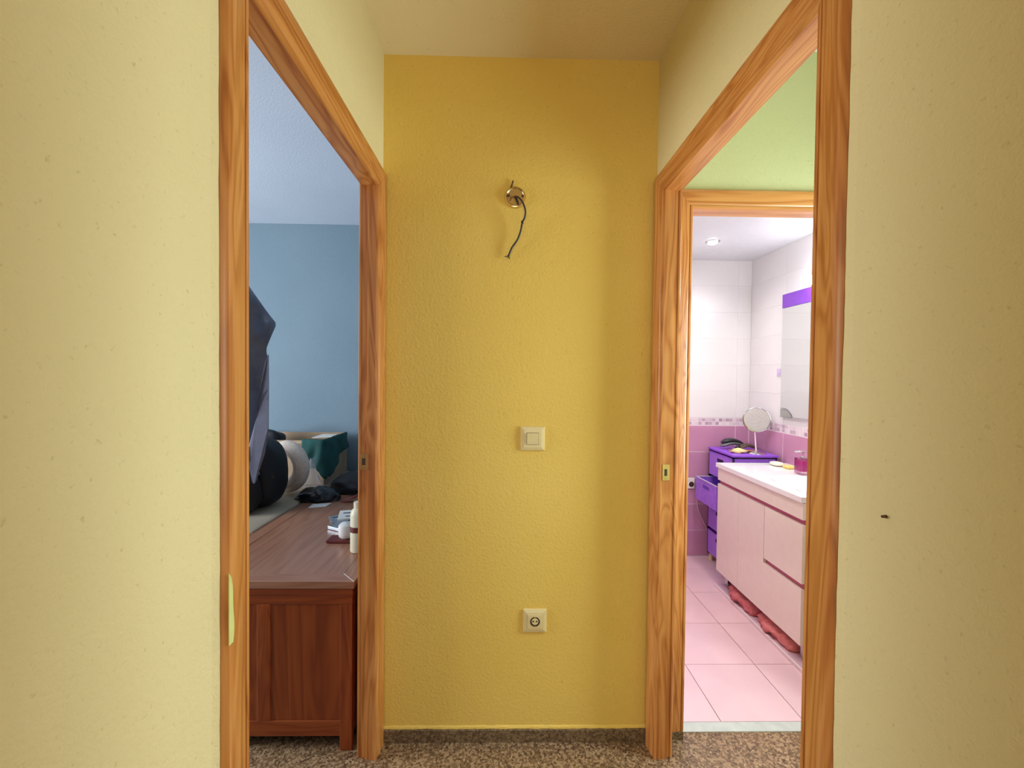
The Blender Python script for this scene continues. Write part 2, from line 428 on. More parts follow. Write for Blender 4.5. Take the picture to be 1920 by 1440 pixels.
# ------------------------------------------------------------------ door frames
PROF = [(0, 0.0003), (0, 0.004), (0.003, 0.008), (0.008, 0.0092), (0.0112, 0.0088), (0.0125, 0.0058), (0.0145, 0.0088), (0.02, 0.0108), (0.048, 0.0145), (0.062, 0.017), (0.068, 0.016), (0.0725, 0.010), (0.073, 0.0003)]
FLAT = [(0, 0.0003), (0, 0.007), (0.003, 0.0095), (0.066, 0.0108), (0.07, 0.008), (0.07, 0.0003)]
def casing(parent, P, s0, s1, zt, prof, mats, names=('casing_upright', 'casing_head'), z0=0.0):
    for s_, sg in ((s0, -1), (s1, 1)):
        b = B(); ringA = [P(s_+sg*u, t_, z0) for u, t_ in prof]; ringB = [P(s_+sg*u, t_, zt+u) for u, t_ in prof]
        b.rings([ringA, ringB]).make(names[0], mats[0], parent, smooth=True)
    b = B(); b.rings([[P(s0-u, t_, zt+u+0.0004) for u, t_ in prof], [P(s1+u, t_, zt+u+0.0004) for u, t_ in prof]]).make(names[1], mats[1], parent, smooth=True)
def jambs_x(parent, xa, xb, xs_, y0, y1, zt, pine=('pine_z', 'pine_y')):
    """jamb lining of a door in a side wall: xa corridor edge, xb room edge, xs_ where the rebate starts"""
    r = 0.004
    for yj, sg in ((y0, -1), (y1, 1)):
        b = B(); pts = [(xa, yj+sg*r, 0), (xs_, yj+sg*r, 0), (xs_, yj+sg*(r+0.009), 0), (xb, yj+sg*(r+0.009), 0), (xb, yj+sg*0.0275, 0), (xa, yj+sg*0.0275, 0)]
        b.poly(pts, (0, 0, zt+r)).make('jamb', pine[0], parent)
    pts = [(xa, 0, zt+r), (xb, 0, zt+r), (xb, 0, zt+0.0275), (xa, 0, zt+0.0275)]
    pts = [(p[0], y0-0.0275, p[2]) for p in pts]
    B().poly(pts, (0, y1-y0+0.055, 0)).make('head_jamb', pine[1], parent)
def strike(parent, x0, x1, y, z, mat, dark):
    """strike plate on the jamb face that looks at the camera"""
    xa, xb = min(x0, x1), max(x0, x1); h = 0.028
    b = B(); b.box(xa, xb, y-0.0018, y-0.0002, z-h, z-0.012); b.box(xa, xb, y-0.0018, y-0.0002, z+0.012, z+h)
    b.box(xa, xa+0.006, y-0.0018, y-0.0002, z-0.012, z+0.012); b.box(xb-0.009, xb, y-0.0018, y-0.0002, z-0.012, z+0.012)
    o = b.make('strike_plate', mat, parent); o['label'] = 'small metal strike plate with dark latch hole'
    B().box(xa+0.006, xb-0.009, y-0.0009, y-0.0001, z-0.012, z+0.012).make('latch_hole', 'plastic_dark', o)
    for dz in (-0.021, 0.021):
        b = B(); b.lathe([(0.0001, 0.0), (0.0032, 0.0), (0.0032, 0.0006), (0.0001, 0.0009)], ((xa+xb)/2-0.001, y-0.0018, z+dz), 'y', 10, -1).make('screw', 'brass', o)

d1 = struct_root('door_1'); d1['label'] = 'honey pine door frame of the left doorway into the blue bedroom'
casing(d1, lambda s_, t_, z: (LW+t_, s_, z), DY0, DY1, DZ, PROF, ('pine_z', 'pine_y'))
casing(d1, lambda s_, t_, z: (LW-0.053-t_, s_, z), DY0-0.01, DY1+0.012, DZ+0.01, FLAT, ('pine_z', 'pine_y'), ('inner_casing_upright', 'inner_casing_head'))
jambs_x(d1, LW-0.0002, LW-0.053, LW-0.030, DY0, DY1, DZ)
strike(d1, LW-0.052, LW-0.024, DY1+0.0038, 1.057, 'brass_dull', None)
d2 = struct_root('door_2'); d2['label'] = 'honey pine door frame of the right doorway to the bathroom vestibule'
casing(d2, lambda s_, t_, z: (RW-t_, s_, z), DY0+0.012, DY1-0.003, DZ, PROF, ('pine_z', 'pine_y'))
jambs_x(d2, RW+0.0002, RW+0.052, RW+0.036, DY0+0.012, DY1-0.003, DZ)
casing(d2, lambda s_, t_, z: (RW+0.052+t_, s_, z), DY0+0.004, DY1+0.008, DZ+0.004, FLAT, ('pine_z', 'pine_y'), ('inner_casing_upright', 'inner_casing_head'))
strike(d2, RW+0.006, RW+0.031, DY1+0.0008, 1.027, 'brass', None)
d3 = struct_root('door_3'); d3['label'] = 'honey pine door frame of the bathroom, facing the camera'
casing(d3, lambda s_, t_, z: (s_, 1.56-t_, z), OX0, OX1, OZ, [(u*0.95, t_) for u, t_ in PROF], ('pine_z', 'pine_x'), z0=0.03)
for xj, sg in ((OX0, -1), (OX1, 1)):
    B().box(min(xj+sg*0.004, xj+sg*0.0275), max(xj+sg*0.004, xj+sg*0.0275), 1.5598, 1.636, 0.0035, OZ).make('jamb', 'pine_z', d3)
B().box(OX0-0.0275, OX1+0.0275, 1.5598, 1.636, OZ+0.004, OZ+0.0275).make('head_jamb', 'pine_x', d3)
struct(B().box(RW+0.0535, OX0-0.004, 1.547, 1.5595, 0, 0.0295).make('baseboard_vestibule', 'terrazzo_skirting'))
# smear of wall paint on the left casing
def smear(parent, x, y0, z0, z1, wmax, sg):
    pts = []; n = 14
    for i in range(n+1):
        f = i/n; pts.append((x, y0+wmax*(math.sin(math.pi*min(1, f*0.75+0.25))**0.5)*(0.9+0.1*math.sin(f*9)), z0+(z1-z0)*f))
    ring = [(x, y0, z0+(z1-z0)*i/n) for i in range(n, -1, -1)]
    o = B().poly(pts+ring, (sg*0.0012, 0, 0)).make('paint_smear', 'paint_smear', parent); o['label'] = 'smear of pale green wall paint on the casing edge'
smear(d1, LW+0.0165, DY0-0.071, 0.93, 1.045, 0.013, 1)
# uneven plaster where walls meet the casings
def lip(name, wallx, sg, y, z0, z1, amp, seed):
    rnd = random.Random(seed); rows = []; n = 90; v = 0
    for i in range(n+1):
        v = v*0.6+rnd.uniform(-1, 1)*amp*0.4; z = z0+(z1-z0)*i/n
        rows.append([(wallx, y-0.012, z), (wallx+sg*0.0015, y-0.008, z), (wallx+sg*(0.005+v), y-0.0005, z), (wallx, y-0.0003, z)])
    return struct(B().rings(rows).make(name, 'side_plaster', smooth=True), 'uneven plaster edge along a casing')
lip('trim_3', LW, 1, DY0-0.0732, 0, DZ+0.06, 0.0010, 1)
lip('trim_4', RW, -1, DY0-0.0612, 0, DZ+0.06, 0.0016, 2)

# ------------------------------------------------------------------ end wall: bare light point, switch, socket, nail
lamp = thing('wall_lamp_base', (0.032, BW, 2.010), 'round brass wall lamp base with loose dark cable hanging from its centre', 'lamp base')
C0 = Vector((0.032, BW-0.0002, 2.010))
B().lathe([(0.0001, 0.0), (0.0395, 0.0), (0.0395, 0.004), (0.036, 0.0095), (0.033, 0.0105), (0.030, 0.008), (0.0001, 0.0075)], C0, 'y', 40, -1).make('plate', 'brass', lamp, smooth=True)
for dx, dz in ((-0.0255, 0.004), (0.0265, 0.004)):
    B().lathe([(0.0001, 0.0070), (0.0048, 0.0070), (0.0045, 0.0090), (0.0001, 0.0096)], C0+Vector((dx, 0, dz)), 'y', 12, -1).make('screw', 'plastic_dark', lamp, smooth=True)
B().poly([C0+Vector(p) for p in ((-0.020, -0.003, 0.030), (-0.013, -0.003, 0.034), (-0.006, -0.003, 0.058), (-0.008, -0.003, 0.061), (-0.011, -0.003, 0.059))], (0, -0.004, 0)).make('bracket_tab', 'brown_rust', lamp)
for k, (a, c) in enumerate((((-0.022, 0.012), (-0.018, 0.003)), ((-0.018, 0.003), (-0.006, -0.002)), ((-0.016, 0.0), (-0.020, -0.012)), ((-0.014, -0.004), (-0.019, -0.012)))):
    B().tube([C0+Vector((a[0], -0.010, a[1])), C0+Vector(((a[0]+c[0])/2, -0.014, (a[1]+c[1])/2)), C0+Vector((c[0], -0.010, c[1]))], 0.0014, 6).make('bare_wire', 'copper', lamp, smooth=True)
B().tube([C0+Vector(p) for p in ((0.002, -0.009, 0.002), (0.006, -0.016, -0.012), (0.012, -0.014, -0.024))], 0.003, 8).make('short_wire', 'cable_brown', lamp, smooth=True)
import mathutils
def spline(pts, n=8):
    out = []
    P = [Vector(p) for p in pts]
    for i in range(len(P)-1):
        p0, p1, p2, p3 = P[max(i-1, 0)], P[i], P[i+1], P[min(i+2, len(P)-1)]
        for k in range(n):
            t_ = k/n; out.append(0.5*((2*p1)+(-p0+p2)*t_+(2*p0-5*p1+4*p2-p3)*t_*t_+(-p0+3*p1-3*p2+p3)*t_**3))
    return out+[P[-1]]
cp = spline([(0.030, 1.542, 2.012), (0.042, 1.515, 1.998), (0.058, 1.508, 1.976), (0.068, 1.512, 1.950), (0.066, 1.520, 1.928), (0.058, 1.525, 1.912), (0.053, 1.530, 1.885), (0.042, 1.534, 1.855), (0.022, 1.537, 1.825), (0.010, 1.540, 1.797)])
cab = B().tube(cp, 0.0034, 10).make('cable', 'cable_brown', lamp, smooth=True)
B().lathe([(0.0001, -0.006), (0.0042, -0.006), (0.0045, 0.004), (0.0001, 0.006)], (0.058, 1.5245, 1.914), 'z', 10).make('cable_joint', 'cable_brown', cab, smooth=True)
for a in ((-0.014, 0, -0.003), (-0.004, -0.003, -0.010), (0.004, -0.001, -0.012)):
    B().tube([(0.010, 1.540, 1.797), Vector((0.010, 1.540, 1.797))+Vector(a)*0.5, Vector((0.010, 1.540, 1.797))+Vector(a)], 0.0016, 6).make('wire_end', 'cable_brown', cab, smooth=True)

def plate(root, cx, cz, w_, mat='plastic_cream'):
    prof = [(1.0, 0.0), (1.0, 0.004), (0.97, 0.0065), (0.72, 0.0095), (0.70, 0.0095)]
    rings = []
    for f, d in prof:
        h = w_/2*f; rings.append([(cx-h, BW-d, cz-h), (cx+h, BW-d, cz-h), (cx+h, BW-d, cz+h), (cx-h, BW-d, cz+h)])
    return B().rings(rings).make('plate', mat, root)
sw = thing('light_switch', (0.106, BW, 1.131), 'square cream light switch at mid height on yellow wall', 'switch')
plate(sw, 0.106, 1.131, 0.088)
B().poly([(0.106-0.022, BW-0.0095, 1.131-0.022), (0.106+0.022, BW-0.0095, 1.131-0.022), (0.106+0.022, BW-0.0095, 1.131+0.022), (0.106-0.022, BW-0.0095, 1.131+0.022)], (0, -0.001, 0)).make('gap', 'plastic_dark', sw)
B().rings([[(0.106-0.0212, BW-0.0096, 1.131-0.0212), (0.106+0.0212, BW-0.0096, 1.131-0.0212), (0.106+0.0212, BW-0.0096, 1.131+0.0212), (0.106-0.0212, BW-0.0096, 1.131+0.0212)],
           [(0.106-0.0208, BW-0.0122, 1.131-0.0208), (0.106+0.0208, BW-0.0122, 1.131-0.0208), (0.106+0.0208, BW-0.0160, 1.131+0.0208), (0.106-0.0208, BW-0.0160, 1.131+0.0208)]]).make('rocker', 'plastic_cream', sw)
so = thing('power_socket', (0.122, BW, 0.453), 'square cream power socket low on yellow wall near skirting', 'socket')
plate(so, 0.122, 0.453, 0.086)
sc0 = Vector((0.122, BW, 0.453))
B().rings([[sc0+Vector((a*0.026, -0.0095, c*0.026)) for a, c in ((-1, -1), (1, -1), (1, 1), (-1, 1))], [sc0+Vector((a*0.0252, -0.0115, c*0.0252)) for a, c in ((-1, -1), (1, -1), (1, 1), (-1, 1))]]).make('insert', 'plastic_cream', so)
B().lathe([(0.0195, 0.0113), (0.0205, 0.0113), (0.0205, 0.0125), (0.0185, 0.0125), (0.0185, 0.0113)], sc0, 'y', 32, -1, False).make('well_rim', 'plastic_cream', so, smooth=True)
B().lathe([(0.0001, 0.0112), (0.0186, 0.0112), (0.0186, 0.0119), (0.0001, 0.0119)], sc0, 'y', 32, -1).make('well', 'plastic_dark', so)
B().lathe([(0.0001, 0.0119), (0.0125, 0.0119), (0.0120, 0.0126), (0.0001, 0.0128)], sc0+Vector((0, 0, 0.001)), 'y', 24, -1).make('shutter', 'plastic_cream', so)
for dx in (-0.0068, 0.0068):
    B().lathe([(0.0001, 0.0130), (0.0030, 0.0130), (0.0030, 0.0138), (0.0001, 0.0138)], sc0+Vector((dx, 0, 0.002)), 'y', 10, -1).make('pin_hole', 'plastic_dark', so)
for dz in (-0.0160, 0.0165):
    B().box(0.122-0.003, 0.122+0.003, BW-0.0136, BW-0.0119, 0.453+dz-0.0015, 0.453+dz+0.0015).make('earth_clip', 'brass_dull', so)
nl = B().tube([(RW+0.0003, 0.595, 1.163), (RW-0.004, 0.594, 1.1635), (RW-0.008, 0.592, 1.164)], 0.0022, 8, [1.3, 0.9, 1.0]).make('wall_nail', 'brown_rust', at=(RW, 0.595, 1.163), smooth=True)
tag(nl, 'tiny rusty nail stub in the near right yellow wall', 'nail')

# ------------------------------------------------------------------ bedroom
ZT = 0.618
ch = thing('wooden_chest', (-0.84, 2.4, 0), 'long low reddish wooden chest with framed top and panelled end inside left doorway', 'chest')
CX0, CX1, CY0, CY1 = -1.157, -0.530, 1.502, 3.25
# top: frame boards, mitred, and centre panel with dark joints
bd = 0.060; g = 0.0016
fr = B()
B().box(CX0+bd+g, CX1-bd-g, CY0+bd+g, CY1-bd-g, ZT-0.022, ZT-0.0008).make('top_panel', 'top_y', ch)
def board(pts, mat):
    B().poly([(x, y, ZT-0.024) for x, y in pts], (0, 0, 0.024)).make('top_board', mat, ch)
e = 0.0006
board([(CX0+e, CY0), (CX1-e, CY0), (CX1-bd-e, CY0+bd), (CX0+bd+e, CY0+bd)], 'top_x')
board([(CX0+e, CY1), (CX0+bd+e, CY1-bd), (CX1-bd-e, CY1-bd), (CX1-e, CY1)], 'top_x')
board([(CX0, CY0+e), (CX0+bd, CY0+bd+e), (CX0+bd, CY1-bd-e), (CX0, CY1-e)], 'top_y')
board([(CX1, CY0+e), (CX1, CY1-e), (CX1-bd, CY1-bd-e), (CX1-bd, CY0+bd+e)], 'top_y')
o = B().poly([(CX1-bd-0.001, CY0+bd+0.0025, ZT+0.0001), (CX1-bd+0.001, CY0+bd+0.0045, ZT+0.0001), (CX1-0.001, CY0+0.004, ZT+0.0001), (CX1-0.003, CY0+0.002, ZT+0.0001)], (0, 0, 0.0006)).make('mitre_inlay', 'paper_white', ch); o['label'] = 'thin pale line in the mitred corner'
B().box(CX0+0.004, CX1-0.004, CY0+0.004, CY1-0.004, ZT-0.0265, ZT-0.0242).make('joint', 'cable_brown', ch)
ft = CY0+0.006
B().box(CX0+0.006, CX1-0.006, ft-0.002, ft+0.02, ZT-0.050, ZT-0.0266, 0.002).make('top_moulding', 'cherry_x', ch)
B().box(CX0+0.008, CX1-0.008, ft+0.001, ft+0.018, ZT-0.085, ZT-0.0505, 0.0015).make('rail', 'cherry_x', ch)
B().box(CX0+0.05, CX1-0.05, ft+0.001, ft+0.018, 0.052, 0.108, 0.002).make('rail', 'cherry_x', ch)
for xa, xb, z0 in ((CX0+0.008, CX0+0.052, 0), (CX1-0.052, CX1-0.008, 0), (-0.878, -0.832, 0.108)):
    B().box(xa, xb, ft, ft+0.022, z0, ZT-0.0855, 0.002).make('stile', 'cherry_z', ch)
for xa, xb in ((CX0+0.052, -0.878), (-0.832, CX1-0.052)):
    B().box(xa, xb, ft+0.005, ft+0.014, 0.108, ZT-0.085).make('panel', 'cherry_z', ch)
for xa, xb in ((CX0+0.008, CX0+0.026), (CX1-0.026, CX1-0.008)):
    B().box(xa, xb, ft+0.023, CY1-0.06, 0.06, ZT-0.027).make('side_panel', 'cherry_y', ch)
    B().box(xa, xb, CY1-0.059, CY1-0.01, 0, ZT-0.027).make('leg', 'cherry_z', ch)

bed = thing('bed', (-1.75, 2.6, 0), 'low bed with cream sheet beside the wooden chest under black bag', 'bed')
EX0, EX1 = -2.55, -1.166
B().box(EX0, EX1, 1.84, 1.975, 0.05, 0.612, 0.004).make('footboard', 'top_x', bed)
B().box(EX0, EX1-0.0, 1.98, 3.26, 0.12, 0.38, 0.004).make('frame', 'cherry_y', bed)
for x in (EX0+0.03, EX1-0.09):
    for y in (1.86, 3.18): B().box(x, x+0.06, y, y+0.06, 0.0, 0.12 if y > 2 else 0.05).make('leg', 'cherry_z', bed)
B().box(EX0+0.005, EX1-0.004, 1.98, 3.255, 0.381, 0.622, 0.02).make('mattress', 'sheet_cream', bed, smooth=True)

# coat on a stand
cs = thing('coat_stand', (-1.36, 1.60, 0), 'dark coat stand behind the left door frame', 'coat stand')
B().tube([(-1.36, 1.60, 0.03), (-1.36, 1.60, 1.0), (-1.36, 1.60, 1.95)], 0.014, 12).make('pole', 'black_iron', cs, smooth=True)
B().lathe([(0.0001, 0.0005), (0.15, 0.0005), (0.148, 0.014), (0.03, 0.028), (0.016, 0.05), (0.0001, 0.05)], (-1.36, 1.60, 0), 'z', 32).make('base', 'black_iron', cs, smooth=True)
for a in (1.35, 3.6, 5.6):
    B().tube(spline([(-1.36, 1.60, 1.86), (-1.36+0.06*math.cos(a), 1.60+0.06*math.sin(a), 1.87), (-1.36+0.125*math.cos(a), 1.60+0.125*math.sin(a), 1.93)], 4), 0.006, 8).make('hook', 'black_iron', cs, smooth=True)
coat = thing('hanging_coat', (-1.30, 1.80, 1.5), 'dark navy satin coat hanging at the left edge of the bedroom doorway', 'coat')
def key(tab, z):
    for (z1, v1), (z2, v2) in zip(tab[:-1], tab[1:]):
        if z1 >= z >= z2: return v1+(v2-v1)*(z1-z)/(z1-z2)
    return tab[-1][1]
rx = [(1.95, -1.27), (1.90, -1.21), (1.752, -1.101), (1.68, -1.048), (1.590, -0.982), (1.572, -0.969), (1.555, -0.974), (1.462, -1.008), (1.43, -1.003), (1.316, -0.999), (1.135, -1.002), (1.021, -1.024), (0.955, -1.046), (0.90, -1.07)]
lx = [(1.95, -1.35), (1.90, -1.42), (1.70, -1.58), (1.5, -1.62), (0.9, -1.60)]
rings = []; NZ = 64; NA = 44
for i in range(NZ+1):
    z = 1.95-(1.95-0.955)*i/NZ; xr, xl = key(rx, z), key(lx, z); cx, hw = (xr+xl)/2, (xr-xl)/2
    th = 0.055+0.03*min(1, (1.95-z)/0.4); ring = []
    for k in range(NA):
        a = 2*math.pi*k/NA; ca, sa = math.cos(a), math.sin(a)
        x = cx+hw*math.copysign(abs(ca)**0.75, ca)
        fold = 0.018*math.sin(x*46+1.5*math.sin(z*5))+0.015*math.sin(z*19+x*24)+0.006*math.sin(z*41-x*33)
        y = 1.80+th*sa*0.8+fold*(abs(sa)**0.6)*(-1 if sa < 0 else 0.6)
        ring.append((x, y, z))
    rings.append(ring)
B().rings(rings).make('body', 'satin_navy', coat, smooth='all')
# long hanging lapel with pointed tail, in front
def ribbon(outl, y, th, name, mat, parent, wob=0.006):
    pts = []
    for x, z in outl: pts.append((x, y+wob*math.sin(z*14+x*20), z))
    return B().poly(pts, (0, -th, 0)).make(name, mat, parent)
ribbon([(-0.951, 1.436), (-0.945, 1.303), (-0.948, 1.141), (-0.966, 1.037), (-0.987, 0.965), (-0.995, 0.927), (-1.001, 0.916), (-1.008, 0.921), (-1.020, 0.970), (-1.029, 1.027), (-1.025, 1.075), (-0.999, 1.170), (-0.982, 1.265), (-0.964, 1.398)], 1.712, 0.005, 'lapel', 'lining_grey', coat)
ribbon([(-1.028, 1.066), (-1.022, 1.019), (-1.038, 0.976), (-1.047, 0.967), (-1.066, 0.990), (-1.080, 1.066)], 1.706, 0.004, 'hem_point', 'satin_navy', coat)

# backpack
bp = thing('black_backpack', (-1.40, 2.32, 0.622), 'black fabric backpack with steel zip pull on the cream bed', 'bag')
def rbox(c, rad, name, mat, parent, power=0.55, noise=0.05, seed=1, floor=None, rz=0.0, seg=32, rn=20):
    b = B(); b.blob(c, rad, noise, seed, seg, rn, power, floor, rz); return b.make(name, mat, parent, smooth='all')
rbox((-1.415, 2.345, 0.815), (0.195, 0.13, 0.194), 'main_bag', 'black_nylon', bp, 0.6, 0.04, 3, 0.6225)
rbox((-1.42, 2.21, 0.755), (0.15, 0.06, 0.132), 'front_pocket', 'black_nylon', bp, 0.6, 0.05, 4, 0.6225)
B().tube(spline([(-1.57, 2.25, 0.90), (-1.48, 2.208, 0.93), (-1.36, 2.208, 0.925), (-1.27, 2.25, 0.885), (-1.235, 2.27, 0.80)], 6), 0.005, 6).make('zip', 'plastic_dark', bp, smooth=True)
B().poly([(-1.298, 2.21, 0.885), (-1.290, 2.21, 0.888), (-1.272, 2.21, 0.843), (-1.270, 2.21, 0.832), (-1.280, 2.21, 0.830), (-1.284, 2.21, 0.842)], (0, -0.004, 0)).make('zip_pull', 'steel_zip', bp)
B().tube(spline([(-1.50, 2.36, 0.985), (-1.46, 2.35, 1.03), (-1.40, 2.35, 1.03), (-1.36, 2.36, 0.985)], 6), 0.011, 8).make('handle', 'black_nylon', bp, smooth=True)

# neck pillow: thick C-shaped tube standing on its edge
np_ = thing('neck_pillow', (-1.20, 2.55, 0.622), 'beige plush curved neck pillow beside the black backpack', 'pillow')
pts = []; tp = []
for k in range(27):
    a = math.radians(118-236*k/26)
    pts.append((-1.335+0.118*math.cos(a), 2.60-0.05*math.cos(a), 0.792+0.115*math.sin(a))); tp.append(1.0 if 2 < k < 24 else (0.55 if k in (0, 26) else 0.85))
B().tube(pts, 0.046, 20, tp).make('cushion', 'beige_plush', np_, smooth='all')
B().tube([(p[0]-0.002, p[1]-0.053, p[2]) for p in pts[3:24]], 0.0028, 6).make('piping', 'beige_plush', np_, smooth=True)

# clear plastic wrapping peeping out behind the pillow
fl = B(); rnd = random.Random(5); rings = []
for i in range(7):
    z = 0.632+0.03*i; f = 1-i/8; rings.append([(-1.235+0.055*f*math.cos(a)*(1+0.18*math.sin(3*a+i)), 2.73+0.04*f*math.sin(a), z+0.008*math.sin(2*a+i)) for a in [2*math.pi*k/14 for k in range(14)]])
o = fl.rings(rings).make('plastic_wrapping', 'film_clear', at=(-1.235, 2.73, 0.62), smooth=True)
tag(o, 'crumpled clear plastic wrapping beside the beige neck pillow', 'wrapping')

# cardboard box behind, on chest and bed
cb = thing('cardboard_box', (-1.50, 3.02, 0.624), 'open brown cardboard box against the blue wall', 'box')
XA, XB, YA, YB, Z0, Z1 = -1.86, -1.19, 2.80, 3.21, 0.624, 0.920; th = 0.006
B().box(XA, XB, YA, YB, Z0, Z0+th).make('base', 'cardboard', cb)
B().box(XA, XB, YA, YA+th, Z0+th, Z1).make('side', 'cardboard', cb)
B().box(XA, XB, YB-th, YB, Z0+th, Z1).make('side', 'cardboard', cb)
B().box(XA, XA+th, YA+th, YB-th, Z0+th, Z1).make('side', 'cardboard', cb)
B().box(XB-th, XB, YA+th, YB-th, Z0+th, Z1).make('side', 'cardboard', cb)
B().poly([(XA+0.03, YA, Z1-0.002), (XB-0.005, YA, Z1-0.002), (XB-0.02, YA-0.012, Z1-0.02), (XA+0.03, YA-0.012, Z1-0.022)], (0, -0.004, 0.001)).make('flap', 'cardboard', cb)
o = rbox((-1.66, 3.02, 0.875), (0.10, 0.10, 0.085), 'dark_bundle', 'black_nylon', None, 0.8, 0.12, 8, None)
tag(o, 'black bundled cloth inside the cardboard box', 'cloth')
o = B().poly([(-1.36, 3.0, 0.905), (-1.22, 3.0, 0.915), (-1.22, 3.12, 0.916), (-1.34, 3.14, 0.912)], (0, 0, 0.004)).make('paper_sheet', 'paper_white', at=(-1.29, 3.06, 0.905)); tag(o, 'white paper sheet edge inside the cardboard box', 'paper')
# teal cloth draped over the box corner
def drape():
    """sheet over the box's right rim: falls outside the right and near sides"""
    n, m = 26, 22; top = []
    path = [(-1.325, 2.785), (-1.25, 2.782), (-1.19, 2.785), (-1.176, 2.83), (-1.174, 2.95), (-1.174, 3.06), (-1.174, 3.16)]
    P = spline([(x, y, 0) for x, y in path], 5); n = len(P)
    drop = [0.15, 0.19, 0.24, 0.26, 0.17, 0.115, 0.10]
    outer, inner = [], []
    for i, p in enumerate(P):
        f = i/(n-1)*(len(drop)-1); k = min(int(f), len(drop)-2); d = drop[k]+(drop[k+1]-drop[k])*(f-k)
        a = P[max(i-1, 0)]; b_ = P[min(i+1, n-1)]; tdir = (b_-a).normalized(); nrm = Vector((tdir.y, -tdir.x, 0))
        col = []
        for j in range(m+1):
            v = j/m
            if v < 0.2: q = p-nrm*(0.03*(1-v/0.2)); zz = 0.932-0.01*(1-v/0.2)
            else:
                w_ = (v-0.2)/0.8; bulge = 0.004+0.030*w_*(0.6+0.4*math.sin(i*0.8))+0.008*math.sin(i*1.3+j*0.3)*w_
                q = p+nrm*bulge; zz = 0.930-d*w_-0.012*math.sin(i*0.7)*w_
            col.append(Vector((q.x, q.y, zz)))
        outer.append(col); inner.append([c-nrm*0.0025-Vector((0, 0, 0.003)) for c in col])
    b = B(); rings = [outer[i]+inner[i][::-1] for i in range(n)]
    o = b.rings(rings).make('teal_cloth', 'teal_cloth', at=(-1.19, 2.9, 0.93), smooth='all')
    tag(o, 'dark teal cloth draped over the corner of the cardboard box', 'cloth')
drape()
# black crumpled bag on the chest
def crumple(c, rad, seed, name, mat, label, cat, floor, amp=0.16, power=0.9):
    rnd = random.Random(seed); b = B(); r = bmesh.ops.create_icosphere(b.bm, subdivisions=4, radius=1.0)
    W = [(Vector((rnd.uniform(-1, 1), rnd.uniform(-1, 1), rnd.uniform(-1, 1)))*rnd.uniform(3, 9), rnd.uniform(0, 6)) for _ in range(9)]
    for v in b.bm.verts:
        u = v.co.copy(); f = 1+amp*sum(abs(math.sin(k.dot(u)+p))-0.6 for k, p in W)/3
        v.co = Vector(c)+Vector((u.x*rad[0]*f, u.y*rad[1]*f, u.z*rad[2]*f))
        if v.co.z < floor: v.co.z = floor
    o = b.make(name, mat, at=(c[0], c[1], floor), smooth='all'); return tag(o, label, cat)
crumple((-1.095, 2.50, 0.628), (0.125, 0.075, 0.062), 3, 'black_bag', 'black_plastic_bag', 'crumpled shiny black bag lying on the chest in front of the box', 'bag', ZT+0.0007)
crumple((-0.93, 2.69, 0.64), (0.165, 0.10, 0.10), 9, 'dark_garment', 'black_nylon', 'dark crumpled garment piled behind and right of the shiny black bag', 'garment', ZT+0.0007, 0.12)
o = B().poly([(-0.945, 2.445, ZT+0.012), (-0.895, 2.435, ZT+0.02), (-0.85, 2.43, ZT+0.05), (-0.84, 2.46, ZT+0.052), (-0.88, 2.48, ZT+0.02)], (0, 0.004, -0.011)).make('pink_cloth', 'dusty_pink', at=(-0.85, 2.39, ZT)); tag(o, 'small dusty pink cloth at the edge of the dark garment', 'cloth')
o = B().poly([(-1.075, 2.33, ZT+0.0007), (-0.99, 2.36, ZT+0.0007), (-0.985, 2.42, ZT+0.0007), (-1.08, 2.40, ZT+0.0007)], (0, 0, 0.003)).make('paper_slip', 'paper_white', at=(-1.03, 2.37, ZT)); tag(o, 'small white paper slip in front of the crumpled black bag', 'paper')
# medicine packs: little stack of tilted flat packs
def pack(c, sx, sy, h, rz, tilt, name, label, mat, spots):
    t_ = thing(name, c, label, 'package')
    t_.rotation_euler = (tilt, 0, rz)
    b = B(); b.box(-sx/2, sx/2, -sy/2, sy/2, 0, h, 0.001); o = b.make('packet', mat, None); o.parent = t_; 
    for (a, d, w_, l_) in spots:
        b = B(); b.box(a-w_/2, a+w_/2, d-l_/2, d+l_/2, h, h+0.0008); q = b.make('print_mark', 'print_blue', None); q.parent = t_
    return t_
pack((-0.80, 2.16, ZT+0.0012), 0.16, 0.11, 0.010, 0.5, 0.0, 'medicine_pack', 'silver pack with dark print lying flat, lowest of the small packs', 'foil', [(-0.04, 0.02, 0.05, 0.012), (0.02, -0.02, 0.06, 0.010)])
pack((-0.765, 2.17, ZT+0.014), 0.15, 0.10, 0.012, 0.25, 0.12, 'medicine_pack', 'pale printed pack tilted on top of the silver pack', 'paper_white', [(-0.03, 0.015, 0.05, 0.01), (0.03, 0.02, 0.03, 0.02), (0.0, -0.025, 0.08, 0.010)])
pack((-0.765, 2.03, ZT+0.0012), 0.12, 0.09, 0.014, -0.5, 0.0, 'medicine_pack', 'grey crumpled sachet between printed packs and white jar', 'foil', [(0, 0.0, 0.07, 0.015)])
pack((-0.69, 2.005, ZT+0.0012), 0.09, 0.06, 0.045, 0.35, 0.0, 'small_carton', 'dark blue small carton standing behind white jar', 'print_blue', [])
